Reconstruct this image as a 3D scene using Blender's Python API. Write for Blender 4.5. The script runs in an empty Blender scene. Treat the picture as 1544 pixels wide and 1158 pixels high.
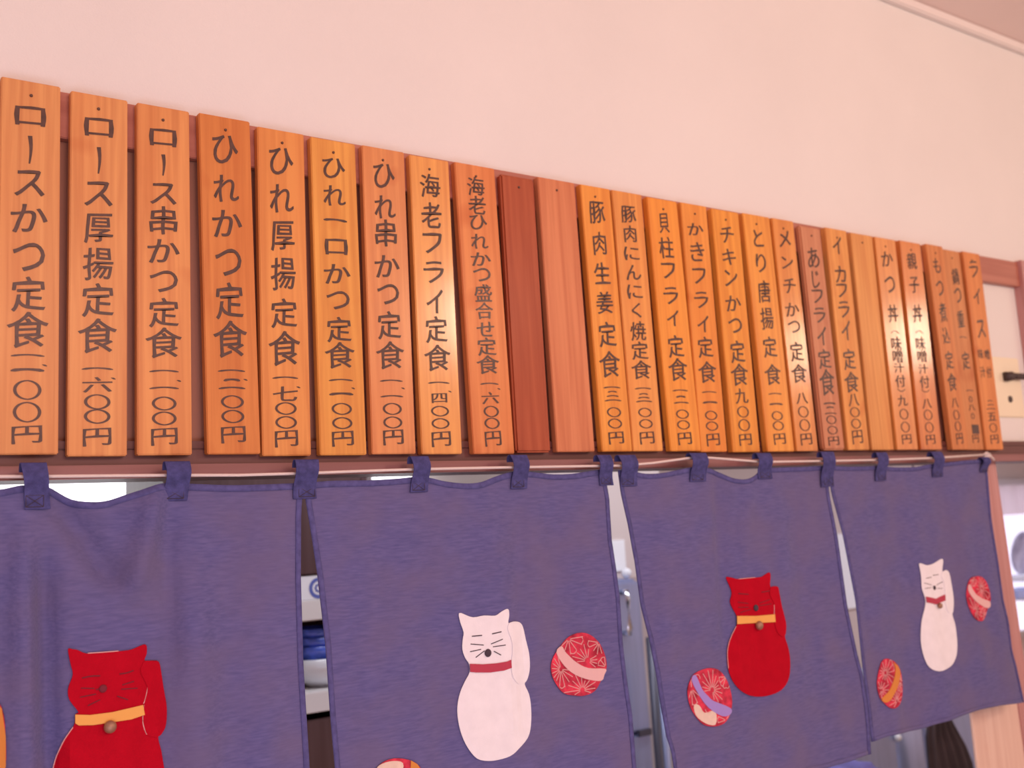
import bpy, bmesh, math, random
from mathutils import Vector, Matrix
from mathutils.geometry import tessellate_polygon
random.seed(7)
SC = bpy.context.scene
COL = SC.collection
Z0 = 1.85                      # height of the lower edge of the menu planks above the floor

# ------------------------------------------------------------------ camera
F_PX, YAW, PITCH, ROLL = 1562.9, 0.60816, 0.14211, -0.060075
CAM = Vector((0.0, -1.72497, Z0 - 0.15936))
cy, sy, cp, sp = math.cos(YAW), math.sin(YAW), math.cos(PITCH), math.sin(PITCH)
FWD = Vector((sy*cp, cy*cp, sp)); RT0 = Vector((cy, -sy, 0)); UP0 = RT0.cross(FWD)
RT = RT0*math.cos(ROLL) + UP0*math.sin(ROLL); UP = UP0*math.cos(ROLL) - RT0*math.sin(ROLL)
cd = bpy.data.cameras.new('camera'); cam = bpy.data.objects.new('camera', cd); COL.objects.link(cam)
M3 = Matrix((RT, UP, -FWD)).transposed()
cam.matrix_world = Matrix.Translation(CAM) @ M3.to_4x4()
cd.sensor_width = 36; cd.lens = F_PX/1544*36; cd.clip_start = 0.05
cd.dof.use_dof = True; cd.dof.focus_distance = 1.8; cd.dof.aperture_fstop = 3.4
SC.camera = cam

# ------------------------------------------------------------------ world, lights, exposure
SC.view_settings.view_transform = 'Standard'; SC.view_settings.look = 'None'
SC.view_settings.exposure = 0.0; SC.view_settings.gamma = 1.0; SC.view_settings.use_curve_mapping = False
wd = bpy.data.worlds.new('world'); SC.world = wd; wd.use_nodes = True
wd.node_tree.nodes['Background'].inputs[0].default_value = (1.0, 0.63, 0.56, 1)
wd.node_tree.nodes['Background'].inputs[1].default_value = 0.75

def area(name, loc, target, sx, sy_, power, color):
    l = bpy.data.lights.new(name, 'AREA'); l.shape = 'RECTANGLE'; l.size = sx; l.size_y = sy_
    l.energy = power; l.color = color
    o = bpy.data.objects.new(name, l); COL.objects.link(o); o.location = loc
    o.rotation_euler = (Vector(target) - Vector(loc)).to_track_quat('-Z', 'Y').to_euler()
    return o
area('dining_ceiling_lamp', (0.9, -4.2, Z0+1.2), (1.2, 0, Z0+0.3), 1.6, 0.9, 58, (1.0, 0.63, 0.52))
area('pendant_lamp', (3.1, -3.0, Z0+1.05), (1.2, 0, Z0+0.3), 0.26, 0.34, 18, (1.0, 0.80, 0.62))
area('glare_lamp', (6.3, -2.45, Z0+1.0), (2.5, 0, Z0+0.3), 0.15, 0.34, 9, (1.0, 0.84, 0.62))
area('glare_lamp', (5.15, -2.45, Z0+0.86), (2.1, 0, Z0+0.25), 0.13, 0.34, 6, (1.0, 0.84, 0.62))  # extra lamp added to put glare on the shiny メンチかつ plank
area('cool_low_fill', (-0.1, -2.7, Z0-1.25), (0.8, 0, Z0-0.4), 2.2, 0.8, 24, (0.66, 0.75, 1.0))  # unseen cool fill added low down to light the curtains
area('kitchen_ceiling_lamp', (2.3, 0.75, Z0+0.44), (2.3, 1.0, 0), 2.8, 0.25, 19, (0.88, 0.90, 1.0))
area('kitchen_side_lamp', (5.2, 0.9, Z0+0.44), (5.2, 0.9, 0), 1.6, 0.25, 17, (0.82, 0.86, 1.0))

# ------------------------------------------------------------------ helpers
def W(x, y, Y=0.0):
    """the point of the vertical plane at depth Y that the camera sees at (x, y)"""
    d = FWD*F_PX + RT*(x-772.0) + UP*(579.0-y)
    t = (Y - CAM.y)/d.y
    return CAM + d*t

def lin(c):
    c = c/255.0
    return c/12.92 if c <= 0.04045 else ((c+0.055)/1.055)**2.4
LT = (1.06, 0.735, 0.634)
def alb(r, g, b):
    return tuple(min(0.92, lin(v)/l) for v, l in zip((r, g, b), LT))

def mat(name, color, rough=0.6, metal=0.0, coat=0.0, noise=0.0, nscale=20, bump=0.0, bscale=200, emit=None, estr=0, stretch=(1,1,1), transl=0.0, sheen=0.0, spec=0.5):
    m = bpy.data.materials.new(name); m.use_nodes = True
    nt = m.node_tree; N = nt.nodes; L = nt.links; b = N['Principled BSDF']
    b.inputs['Base Color'].default_value = (*color, 1); b.inputs['Roughness'].default_value = rough
    b.inputs['Metallic'].default_value = metal; b.inputs['Coat Weight'].default_value = coat
    b.inputs['Coat Roughness'].default_value = 0.25
    b.inputs['Sheen Weight'].default_value = sheen
    b.inputs['Specular IOR Level'].default_value = spec
    tc = N.new('ShaderNodeTexCoord'); mp = N.new('ShaderNodeMapping'); mp.inputs['Scale'].default_value = stretch
    L.new(tc.outputs['Object'], mp.inputs['Vector'])
    if noise:
        nz = N.new('ShaderNodeTexNoise'); nz.inputs['Scale'].default_value = nscale; nz.inputs['Detail'].default_value = 5
        L.new(mp.outputs[0], nz.inputs['Vector'])
        mx = N.new('ShaderNodeMix'); mx.data_type = 'RGBA'
        mx.inputs['A'].default_value = (*[max(0, c*(1-noise)) for c in color], 1)
        mx.inputs['B'].default_value = (*[min(1, c*(1+noise)) for c in color], 1)
        mr = N.new('ShaderNodeMapRange'); mr.inputs[1].default_value = 0.3; mr.inputs[2].default_value = 0.7
        L.new(nz.outputs['Fac'], mr.inputs[0]); L.new(mr.outputs[0], mx.inputs['Factor'])
        L.new(mx.outputs['Result'], b.inputs['Base Color'])
    if bump:
        n2 = N.new('ShaderNodeTexNoise'); n2.inputs['Scale'].default_value = bscale; n2.inputs['Detail'].default_value = 3
        L.new(mp.outputs[0], n2.inputs['Vector'])
        bp = N.new('ShaderNodeBump'); bp.inputs['Strength'].default_value = bump; bp.inputs['Distance'].default_value = 0.002
        L.new(n2.outputs['Fac'], bp.inputs['Height']); L.new(bp.outputs[0], b.inputs['Normal'])
    if emit:
        b.inputs['Emission Color'].default_value = (*emit, 1); b.inputs['Emission Strength'].default_value = estr
    if transl:
        tr = N.new('ShaderNodeBsdfTranslucent'); tr.inputs['Color'].default_value = (*color, 1)
        ms = N.new('ShaderNodeMixShader'); ms.inputs[0].default_value = transl
        L.new(b.outputs[0], ms.inputs[1]); L.new(tr.outputs[0], ms.inputs[2])
        L.new(ms.outputs[0], N['Material Output'].inputs['Surface'])
    return m

def wood(name, base, rough=0.42, coat=0.25, contrast=0.16, knots=0.5, streak=70, axis='Z', spec=0.5):
    """long-grained wood: stretched noise rings, fine pores and a few reddish knots"""
    m = bpy.data.materials.new(name); m.use_nodes = True
    nt = m.node_tree; N = nt.nodes; L = nt.links; b = N['Principled BSDF']
    b.inputs['Roughness'].default_value = rough; b.inputs['Coat Weight'].default_value = coat; b.inputs['Coat Roughness'].default_value = 0.16 if coat > 0.5 else 0.25
    b.inputs['Specular IOR Level'].default_value = spec
    tc = N.new('ShaderNodeTexCoord'); oi = N.new('ShaderNodeObjectInfo')
    ml = N.new('ShaderNodeMath'); ml.operation = 'MULTIPLY'; ml.inputs[1].default_value = 37.0
    L.new(oi.outputs['Random'], ml.inputs[0])
    ad = N.new('ShaderNodeVectorMath'); ad.operation = 'ADD'
    cb = N.new('ShaderNodeCombineXYZ')
    for i in range(3): L.new(ml.outputs[0], cb.inputs[i])
    L.new(tc.outputs['Object'], ad.inputs[0]); L.new(cb.outputs[0], ad.inputs[1])
    def nz(scale, st, detail=4, dist=0.0):
        mp = N.new('ShaderNodeMapping'); mp.inputs['Scale'].default_value = st if axis == 'Z' else (st[2], st[1], st[0])
        L.new(ad.outputs[0], mp.inputs['Vector'])
        n = N.new('ShaderNodeTexNoise'); n.inputs['Scale'].default_value = scale; n.inputs['Detail'].default_value = detail
        n.inputs['Distortion'].default_value = dist
        L.new(mp.outputs[0], n.inputs['Vector']); return n
    def mixc(fac, a, bb):
        mx = N.new('ShaderNodeMix'); mx.data_type = 'RGBA'
        if isinstance(a, tuple): mx.inputs['A'].default_value = (*a, 1)
        else: L.new(a, mx.inputs['A'])
        mx.inputs['B'].default_value = (*bb, 1)
        L.new(fac, mx.inputs['Factor']); return mx.outputs['Result']
    def rng(src, lo, hi, o=1.0):
        r = N.new('ShaderNodeMapRange'); r.inputs[1].default_value = lo; r.inputs[2].default_value = hi; r.inputs[4].default_value = o
        L.new(src, r.inputs[0]); return r.outputs[0]
    g1 = nz(streak, (1, 1, 0.035), 3, 0.6)
    g2 = nz(9, (1, 1, 0.22), 2)
    kn = nz(11, (1, 1, 0.8), 1)
    c0 = tuple(min(0.95, v*(1+contrast*0.6)) for v in base)
    c1 = (base[0]*(1-contrast*0.8), base[1]*(1-contrast*1.7), base[2]*(1-contrast*1.9))
    c = mixc(rng(g1.outputs['Fac'], 0.35, 0.68), c0, c1)
    c = mixc(rng(g2.outputs['Fac'], 0.52, 0.72, 0.45), c, (base[0]*0.95, base[1]*0.72, base[2]*0.62))
    if knots: c = mixc(rng(kn.outputs['Fac'], 0.67, 0.78, knots), c, (base[0]*0.72, base[1]*0.36, base[2]*0.25))
    L.new(c, b.inputs['Base Color'])
    bp = N.new('ShaderNodeBump'); bp.inputs['Strength'].default_value = 0.25; bp.inputs['Distance'].default_value = 0.001
    L.new(g1.outputs['Fac'], bp.inputs['Height']); L.new(bp.outputs[0], b.inputs['Normal'])
    return m

def tag(o, label=None, cat=None, group=None, kind=None):
    if label: o['label'] = label
    if cat: o['category'] = cat
    if group: o['group'] = group
    if kind: o['kind'] = kind
    return o

def link(name, bm, m, parent=None, loc=None, smooth=False):
    me = bpy.data.meshes.new(name)
    if loc is not None:
        bmesh.ops.translate(bm, verts=bm.verts, vec=-Vector(loc))
    bm.to_mesh(me); bm.free()
    for mm in (m if isinstance(m, (list, tuple)) else [m]): me.materials.append(mm)
    if smooth: me.shade_smooth()
    o = bpy.data.objects.new(name, me); COL.objects.link(o)
    if parent is not None: o.parent = parent
    elif loc is not None: o.location = loc
    return o

def empty(name, loc):
    o = bpy.data.objects.new(name, None); COL.objects.link(o); o.location = loc; o.empty_display_size = 0.05
    return o

def box(bm, x0, x1, y0, y1, z0, z1, bev=0.0):
    vs = [bm.verts.new((x, y, z)) for x in (x0, x1) for y in (y0, y1) for z in (z0, z1)]
    fs = [(0,1,3,2), (4,6,7,5), (0,4,5,1), (2,3,7,6), (0,2,6,4), (1,5,7,3)]
    faces = [bm.faces.new([vs[i] for i in f]) for f in fs]
    if bev:
        es = list({e for f in faces for e in f.edges})
        bmesh.ops.bevel(bm, geom=es, offset=bev, segments=2, affect='EDGES', clamp_overlap=True)
    return bm
def nb(): return bmesh.new()
def boxo(name, x0, x1, y0, y1, z0, z1, m, parent=None, bev=0.0, loc=None):
    bm = nb(); box(bm, x0, x1, y0, y1, z0, z1, bev); bmesh.ops.recalc_face_normals(bm, faces=bm.faces)
    if loc is None: loc = parent.location if parent is not None and parent.parent is None else ((x0+x1)/2, (y0+y1)/2, z0)
    if parent is not None and parent.parent is not None: loc = parent.parent.location
    return link(name, bm, m, parent, Vector(loc))

def lathe(bm, cx, cy_, prof, n=32):
    rings = []
    for r, z in prof:
        rings.append([bm.verts.new((cx+r*math.cos(2*math.pi*k/n), cy_+r*math.sin(2*math.pi*k/n), z)) for k in range(n)])
    for a, b in zip(rings, rings[1:]):
        for k in range(n): bm.faces.new((a[k], a[(k+1) % n], b[(k+1) % n], b[k]))
    bm.faces.new(rings[0][::-1]); bm.faces.new(rings[-1])

def tube(bm, pts, r, n=8):
    pts = [Vector(p) for p in pts]; rings = []
    for i, p in enumerate(pts):
        d = (pts[min(i+1, len(pts)-1)] - pts[max(i-1, 0)]).normalized()
        a = d.cross(Vector((0, 0, 1)))
        if a.length < 1e-3: a = d.cross(Vector((0, 1, 0)))
        a.normalize(); b = d.cross(a)
        rings.append([bm.verts.new(p + a*r*math.cos(2*math.pi*k/n) + b*r*math.sin(2*math.pi*k/n)) for k in range(n)])
    for a, b in zip(rings, rings[1:]):
        for k in range(n): bm.faces.new((a[k], a[(k+1) % n], b[(k+1) % n], b[k]))
    bm.faces.new(rings[0][::-1]); bm.faces.new(rings[-1])

def interp(pts, x):
    if x <= pts[0][0]: return pts[0][1]
    for (a, b), (c, d) in zip(pts, pts[1:]):
        if x <= c: return b + (d-b)*(x-a)/(c-a) if c > a else d
    return pts[-1][1]

def smooth_interp(pts, x):
    if x <= pts[0][0]: return pts[0][1]
    if x >= pts[-1][0]: return pts[-1][1]
    for i in range(len(pts)-1):
        if x <= pts[i+1][0]:
            x0, y0 = pts[i]; x1, y1 = pts[i+1]
            xm, ym = pts[max(0, i-1)]; xp, yp = pts[min(len(pts)-1, i+2)]
            m0 = (y1-ym)/(x1-xm); m1 = (yp-y0)/(xp-x0); h = x1-x0; t = (x-x0)/h
            return (2*t**3-3*t*t+1)*y0 + (t**3-2*t*t+t)*h*m0 + (3*t*t-2*t**3)*y1 + (t**3-t*t)*h*m1

# ------------------------------------------------------------------ materials
M_wall = mat('wall_plaster', (0.84, 0.815, 0.80), 0.8, noise=0.02, nscale=3, bump=0.25, bscale=350, spec=0.2)
M_ceil = mat('ceiling_board', (0.88, 0.74, 0.70), 0.9, noise=0.02, nscale=4, bump=0.1, spec=0.2)
M_floor = mat('floor_tiles', (0.50, 0.42, 0.34), 0.6, noise=0.1, nscale=3)
M_kwall = mat('kitchen_wall_paint', (0.64, 0.54, 0.51), 0.6, noise=0.03, nscale=2, bump=0.05)
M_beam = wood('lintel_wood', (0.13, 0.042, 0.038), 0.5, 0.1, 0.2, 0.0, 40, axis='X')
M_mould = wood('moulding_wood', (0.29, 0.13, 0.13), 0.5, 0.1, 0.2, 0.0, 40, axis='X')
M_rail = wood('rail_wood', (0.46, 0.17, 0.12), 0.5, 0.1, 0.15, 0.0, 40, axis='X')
M_post = wood('post_wood', (0.54, 0.28, 0.27), 0.5, 0.1, 0.12, 0.0, 60)
M_pale = wood('pale_board_wood', (0.80, 0.58, 0.48), 0.5, 0.1, 0.07, 0.3, 45)
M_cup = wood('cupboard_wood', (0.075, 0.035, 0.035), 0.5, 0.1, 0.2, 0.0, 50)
M_ink = mat('brush_ink', (0.078, 0.030, 0.022), 0.5, coat=0.15, noise=0.35, nscale=60)
M_steel = mat('brushed_steel', (0.34, 0.39, 0.60), 0.38, metal=0.55, noise=0.08, nscale=8, stretch=(6, 6, 0.4))
M_darksteel = mat('dark_steel', (0.10, 0.10, 0.13), 0.4, metal=0.6)
M_chrome = mat('chrome', (0.85, 0.86, 0.9), 0.15, metal=1.0)
M_white = mat('white_plastic', (0.82, 0.82, 0.85), 0.4)
M_paper = mat('white_paper', (0.88, 0.88, 0.90), 0.8)
M_cord = mat('cotton_cord', (0.80, 0.70, 0.68), 0.8, bump=0.6, bscale=600)
M_nail = mat('nail_iron', (0.12, 0.06, 0.045), 0.5, metal=0.4)

# ------------------------------------------------------------------ the setting
def setting(name, x0, x1, y0, y1, z0, z1, m, bev=0.0):
    o = boxo(name, x0, x1, y0, y1, z0, z1, m, bev=bev); o['kind'] = 'structure'; return o
ZC = Z0 + 1.413
setting('floor', -3, 9, -5, 2.1, -0.05, 0, M_floor)
setting('ceiling', -3, 9, -5, 0.14, ZC, ZC+0.05, M_ceil)
wall = setting('wall_back', -3, 9, 0.04, 0.14, Z0+0.012, ZC, M_wall)
# pale cornice strip where wall meets ceiling
bm = nb(); box(bm, -3, 9, 0.018, 0.04, ZC-0.032, ZC, 0.004)
o = link('trim_1', bm, mat('cornice_paint', (0.86, 0.80, 0.78), 0.6), None, Vector((3, 0.03, ZC-0.032))); o['kind'] = 'structure'
setting('wall_kitchen_back', -1.2, 9, 2.0, 2.1, 0, Z0+0.5, M_kwall)
setting('wall_kitchen_left', -1.3, -1.2, 0.14, 2.1, 0, Z0+0.5, M_kwall)
setting('wall_kitchen_right', 9, 9.1, 0.04, 2.1, 0, Z0+0.5, M_kwall)
setting('ceiling_kitchen', -1.3, 9, 0.14, 2.1, Z0+0.5, Z0+0.55, M_kwall)

# wooden lintel below the planks, with its lower moulding
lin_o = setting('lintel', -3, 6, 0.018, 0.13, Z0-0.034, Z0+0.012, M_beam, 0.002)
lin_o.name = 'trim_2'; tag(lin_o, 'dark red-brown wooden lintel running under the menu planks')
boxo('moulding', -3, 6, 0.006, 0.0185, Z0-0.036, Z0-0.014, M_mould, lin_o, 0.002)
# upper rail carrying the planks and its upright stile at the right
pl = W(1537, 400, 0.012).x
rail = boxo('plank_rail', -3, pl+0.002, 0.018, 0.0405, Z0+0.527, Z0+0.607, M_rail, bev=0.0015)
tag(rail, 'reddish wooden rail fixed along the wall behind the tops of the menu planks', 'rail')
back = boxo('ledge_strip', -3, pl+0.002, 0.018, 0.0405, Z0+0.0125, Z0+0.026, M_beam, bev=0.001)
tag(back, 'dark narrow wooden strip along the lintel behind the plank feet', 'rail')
bk = boxo('gap_shade_sheet', -3, W(1428, 520, 0.03).x, 0.0345, 0.0397, Z0+0.0265, Z0+0.5265, wood('gap_shade_brown', (0.45, 0.21, 0.14), 0.6, 0.05, 0.1, 0.0, 40))  # brown sheet added so the wall in the gaps reads as shaded
tag(bk, 'dark brown sheet standing in for wall shade in the gaps between menu planks', 'board')
stile = boxo('frame_upright', pl, pl+0.09, 0.006, 0.0405, Z0+0.0125, Z0+0.612, M_post, bev=0.002)
tag(stile, 'upright orange-brown wooden frame piece at the right end of the rail', 'upright')
# wall between the two openings is only a slim post; it leans a little, as in the photograph
def prism(bm, a0, a1, b0, b1, z0, z1, y0, y1):
    vs = [bm.verts.new(p) for p in ((a0, y0, z0), (a1, y0, z0), (a1, y1, z0), (a0, y1, z0), (b0, y0, z1), (b1, y0, z1), (b1, y1, z1), (b0, y1, z1))]
    for f in ((3,2,1,0), (4,5,6,7), (0,1,5,4), (1,2,6,5), (2,3,7,6), (3,0,4,7)): bm.faces.new([vs[i] for i in f])
pt, pb = W(1506, 729, 0.03), W(1541.5, 944, 0.03)
sl = (pb.x-pt.x)/(pb.z-pt.z)
def post_x(z): return pt.x + sl*(z-pt.z)
zt = Z0-0.034; zb = 0.0
tw = 0.062
bm = nb(); prism(bm, post_x(Z0-1.0)-tw, post_x(Z0-1.0), post_x(zt)-tw, post_x(zt), 0, zt, 0.03, 0.075)
bmesh.ops.recalc_face_normals(bm, faces=bm.faces)
post = link('door_post', bm, M_post, None, Vector((post_x(zt), 0.05, 0)))
tag(post, 'orange-brown wooden door post between the curtain and the bright window', 'post')
# pale knotty board left of the post, seen under the curtain
bl0, bl1 = W(1465, 1079, 0.035), W(1477, 1158, 0.035)
bm = nb(); xr = post_x(Z0-1.0)-tw-0.002
prism(bm, bl1.x-0.01, xr, bl0.x, xr, 0, Z0-0.30, 0.035, 0.043)
bmesh.ops.recalc_face_normals(bm, faces=bm.faces)
bmesh.ops.bevel(bm, geom=bm.edges, offset=0.002, segments=1, affect='EDGES')
pb_o = link('partition_board', bm, M_pale, None, Vector((xr-0.1, 0.05, 0)))
tag(pb_o, 'pale knotty wooden partition board below the right end of the blue curtain', 'board')

# ------------------------------------------------------------------ menu planks
# corners as measured on the wall: top left, top right (x, y), bottom left x, bottom right x, bottom y
PL = [(1,115,92,130.6,-6,87,685), (107.5,137.5,192,150.5,101,192,687.5), (207,154,285,168.6,206.5,290,686), (300.5,170,375.6,183,312,394,684.5),
(388,190,458,203,396,469.4,687), (468,206,535.4,217.5,483,553,686), (546,219,609,229,561,627.4,684.5), (617,232.6,676.6,243.5,636.5,696.6,684.5),
(685.7,246,745,252,714,776.4,684), (754,262,806,270,780,830.7,682), (811,268.5,865.6,273.7,840,897.5,681), (875,277.6,919,285,908,954,680.5),
(922.6,286.6,967.5,293,955,1000,680), (974.5,297.5,1021,303.5,1012,1057,680), (1025,305,1066,311,1058,1096,681), (1073,315,1113,320,1105,1146.6,681.3),
(1119.5,321.6,1160,327,1157.5,1198,680.5), (1164.7,328,1195,334,1200.6,1235,680), (1206,339,1236.6,345.4,1242,1275.4,678.4), (1244,343.7,1276,347,1279,1311,678.4),
(1282,351,1315.7,355.5,1315.7,1347.3,678.4), (1318.6,356.6,1349.6,362,1353,1384.7,678), (1356,362,1387.6,367.6,1389,1420.7,678),
(1396,367.6,1421,371.5,1436.5,1461.5,678), (1421,375,1449.4,379,1461.5,1484,678), (1452,379,1476,383,1487,1514,678)]
COLR = [(228,142,92), (230,143,92), (229,138,86), (219,122,66), (233,140,80), (236,148,76), (230,135,84), (240,148,80), (230,130,82), (178,78,52), (218,122,88),
(243,145,66), (240,146,80), (246,145,62), (240,140,68), (242,146,66), (242,146,70), (236,140,72), (212,130,102), (234,146,86), (230,146,90), (234,138,78), (226,124,66),
(218,126,80), (216,130,86), (226,130,80)]
L_ = 'wooden menu plank'
LAB = ['Leftmost wooden menu plank, cut by the photo edge, lettered ロースかつ定食', 'Second wooden menu plank from the left, lettered ロース厚揚定食', 'Third wooden menu plank from the left, lettered ロース串かつ定食',
'Deep orange wooden menu plank lettered ひれかつ定食, fourth from the left', 'Wooden menu plank lettered ひれ厚揚定食, price 一、七〇〇円', 'Yellowish wooden menu plank lettered ひれ一口かつ定食', 'Wooden menu plank lettered ひれ串かつ定食, reddish at its top',
'Glossy wooden menu plank lettered 海老フライ定食', 'Wooden menu plank with small crowded lettering 海老ひれかつ盛合せ定食', 'Blank dark red-brown wooden plank without writing', 'Blank salmon-coloured wooden plank beside the dark blank one',
'Orange wooden menu plank lettered 豚肉生姜定食, first right of the salmon blank plank', 'Orange wooden menu plank lettered 豚肉にんにく焼定食, second right of the blank planks', 'Orange wooden menu plank lettered 貝柱フライ定食, third right of the blank planks', 'Orange wooden menu plank lettered かきフライ定食, fourth right of the blank planks', 'Orange wooden menu plank lettered チキンかつ定食, fifth right of the blank planks',
'Orange wooden menu plank lettered とり唐揚定食, directly left of the glaring one', 'Shiny wooden menu plank lettered メンチかつ定食, with glare at middle', 'Dull pinkish wooden menu plank lettered あじフライ定食', 'Wooden menu plank lettered イカフライ定食, right of the dull pinkish one',
'Blank light orange wooden plank right of the イカフライ plank', 'Wooden menu plank lettered かつ丼（味噌汁付）, right of the light blank plank', 'Red-orange glossy wooden menu plank lettered 親子丼（味噌汁付）', 'Wooden menu plank lettered もつ煮込定食, first after the wide gap',
'Wooden menu plank priced 一〇八〇円 with a dark patch near its foot', 'Rightmost wooden menu plank, lettered ライス, next to the bare wall']
K = 'k'
TX = [
 [('ロ',175,28),('ー',226,42),('ス',276,38),('か',329,42),('つ',388,42),('定',443,50),('食',497,52),('一',537),('、',550),('一',559,0,2),('〇',588,30),('〇',621.5,31),('円',655,26)],
 [('ロ',192,27),('ー',242,40),('ス',292,36),('厚',343.5,44),('揚',397,48),('定',452,48),('食',506,50),('一',557),('、',570),('六',580,22),('〇',606,23),('〇',628,22),('円',658.5,26)],
 [('ロ',207.5,25),('ー',249,32),('ス',292,31),('串',333,42),('か',378.5,35),('つ',424.6,32),('定',471,42),('食',516.6,44),('一',560.6),('、',573.6),('一',586),('〇',608.5,21),('〇',631,21),('円',658,25)],
 [('ひ',225.6,42),('れ',284,40),('か',337,40),('つ',396,40),('定',453,52),('食',511,53),('一',560),('、',572),('二',580,12),('〇',606,20),('〇',628,20),('円',655,24)],
 [('ひ',243.5,40),('れ',299,42),('厚',355,44),('揚',412,48),('定',472,42),('食',525,50),('一',570.5),('、',583.4),('七',593.8,22),('〇',616,19),('〇',637,19),('円',661,24)],
 [('ひ',254,30),('れ',295,30),('一',333,0,3),('ロ',372,23),('か',413,29),('つ',453,27),('定',496.6,36),('食',535.5,38),('一',574),('、',585),('一',595,0,2),('〇',616.6,18),('〇',638,18),('円',661,22)],
 [('ひ',265.5,36),('れ',312,34),('串',352,40),('か',401.5,33),('つ',444,30),('定',490,40),('食',535.5,40),('一',575),('、',585),('一',598.4),('〇',616.6,18),('〇',637,18),('円',659,22)],
 [('海',280,34),('老',325,38),('フ',366.5,30),('ラ',410.6,32),('イ',455,36),('定',496.6,38),('食',539.4,38),('一',578),('、',590),('四',600,14),('〇',620,16),('〇',638.6,16),('円',661.7,22)],
 [('海',281,27),('老',309.5,27),('ひ',335.4,22),('れ',364,22),('か',391,20),('つ',414.5,20),('盛',441.7,25),('合',468.5,24),('せ',496.6,22),('定',522.5,26),('食',549.7,27),('一',579.5),('、',586),('六',600,17),('〇',620.5,17),('〇',638.3,17),('円',661,22)],
 [], [],
 [('豚',320,33),('肉',367,33),('生',412,31),('姜',456,32),('定',504,36),('食',549,38),('一',585),('三',598,13),('〇',621.6,15),('〇',638.6,15),('円',660,18)],
 [('豚',323,25),('肉',352.7,24),('に',382,20),('ん',411,22),('に',439.5,21),('く',468,22),('焼',499,28),('定',528.5,26),('食',557.5,27),('一',586.5),('三',600.5,11),('〇',622,14),('〇',639,14),('円',660,18)],
 [('貝',336,29),('柱',373.4,31),('フ',408,23),('ラ',446,25),('イ',480,24),('定',522,32),('食',557,33),('一',589.5),('二',603.5,9),('〇',624.5,14),('〇',640.6,14),('円',661,18)],
 [('か',346,18),('き',380,28),('フ',416,23),('ラ',452.5,24),('イ',488.7,25),('定',523.3,30),('食',561,31),('一',592),('一',607.5,0,2),('〇',626.4,14),('〇',642.5,14),('円',662.7,18)],
 [('チ',354,24),('キ',387.7,24),('ン',418.8,24),('か',457.6,23),('つ',491.3,22),('定',530,32),('食',564.8,32),('九',597,22),('〇',621,17),('〇',641,18),('円',662.7,17)],
 [('と',359,26),('り',396.3,28),('唐',439.5,32),('揚',479.8,32),('定',523,30),('食',564.6,30),('一',594.5),('一',610,0,2),('〇',627,14),('〇',642,14),('円',661.6,16)],
 [('メ',360,24),('ン',396,18),('チ',431,22),('か',467,20),('つ',493,18),('定',530,28),('食',563,27),('八',600.6,16),('〇',621,17),('〇',641,18),('円',662,17)],
 [('あ',389,30),('じ',421,26),('フ',446.7,20),('ラ',475.4,22),('イ',507,28),('定',541,28),('食',576,38),('一',609,0,2),('二',619.5,9),('〇',633,13),('〇',648.6,13),('円',664.7,13)],
 [('イ',370.5,26),('カ',413.6,24),('フ',438,20),('ラ',466.8,24),('イ',498.5,30),('定',541.6,30),('食',576,30),('八',603,18),('〇',621.6,15),('〇',638.8,15),('円',658.5,20)],
 [],
 [('か',390.6,22),('つ',429.4,24),('丼',472.5,26),('（',501,6),('味',518,20),('噌',537,20),('汁',554.5,14),('付',574.7,18),('）',588,5),('九',604,16),('〇',624.5,16),('〇',643.9,16),('円',662,14)],
 [('親',393.5,24),('子',429.4,24),('丼',472.5,26),('（',501,6),('味',518,20),('噌',537,18),('汁',556,14),('付',576,18),('）',589,5),('八',608.5,14),('〇',625.8,16),('〇',644.5,16),('円',662.6,14)],
 [('も',400.7,22),('つ',435,22),('煮',471,28),('込',505.6,24),('定',543,26),('食',576,26),('八',607,14),('〇',625.8,15),('〇',643,15),('円',661,16)],
 [('鍋',416,24),('つ',445,22),('重',480,24),('一',508.5),('定',543,26),('一',589),('〇',601.6,9),('八',614,9),('〇',627,9),('円',661,12)],
 [('ラ',406,24),('イ',446.7,24),('ス',495.6,26),('味噌',534,12),('汁付',561,13),('三',611,12),('五',628,12),('〇',645,14),('円',662,13)],
]
_gl = {}
def glyph(ch):
    """the outline of one character as filled 2-D triangles, fitted to a unit cell"""
    if ch in _gl: return _gl[ch]
    cu = bpy.data.curves.new('g', 'FONT'); cu.body = ch; cu.size = 1.0; cu.resolution_u = 4
    ob = bpy.data.objects.new('g', cu); COL.objects.link(ob)
    dg = bpy.context.evaluated_depsgraph_get(); me = bpy.data.meshes.new_from_object(ob.evaluated_get(dg))
    vs = [(v.co.x, v.co.y) for v in me.vertices]; fs = [tuple(p.vertices) for p in me.polygons]
    bpy.data.objects.remove(ob); bpy.data.curves.remove(cu); bpy.data.meshes.remove(me)
    x0, x1 = min(v[0] for v in vs), max(v[0] for v in vs); y0, y1 = min(v[1] for v in vs), max(v[1] for v in vs)
    out = []
    for x, y in vs:
        u, v = (x-x0)/(x1-x0)-0.5, (y-y0)/(y1-y0)-0.5
        v += 0.10*u                               # the brush climbs to the right
        u += 0.02*math.sin(6*v+3*u); v += 0.02*math.sin(7*u+1.3)
        out.append((u, v))
    n = len(out); vv, ff = [], []
    for k, (dx, dy) in enumerate(((-0.016, 0), (0.016, 0.004), (0, -0.008))):   # a fatter brush: overlapping offsets
        vv += [(u+dx, v+dy) for u, v in out]; ff += [tuple(i+k*n for i in f) for f in fs]
    _gl[ch] = (vv, ff); return _gl[ch]

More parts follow.
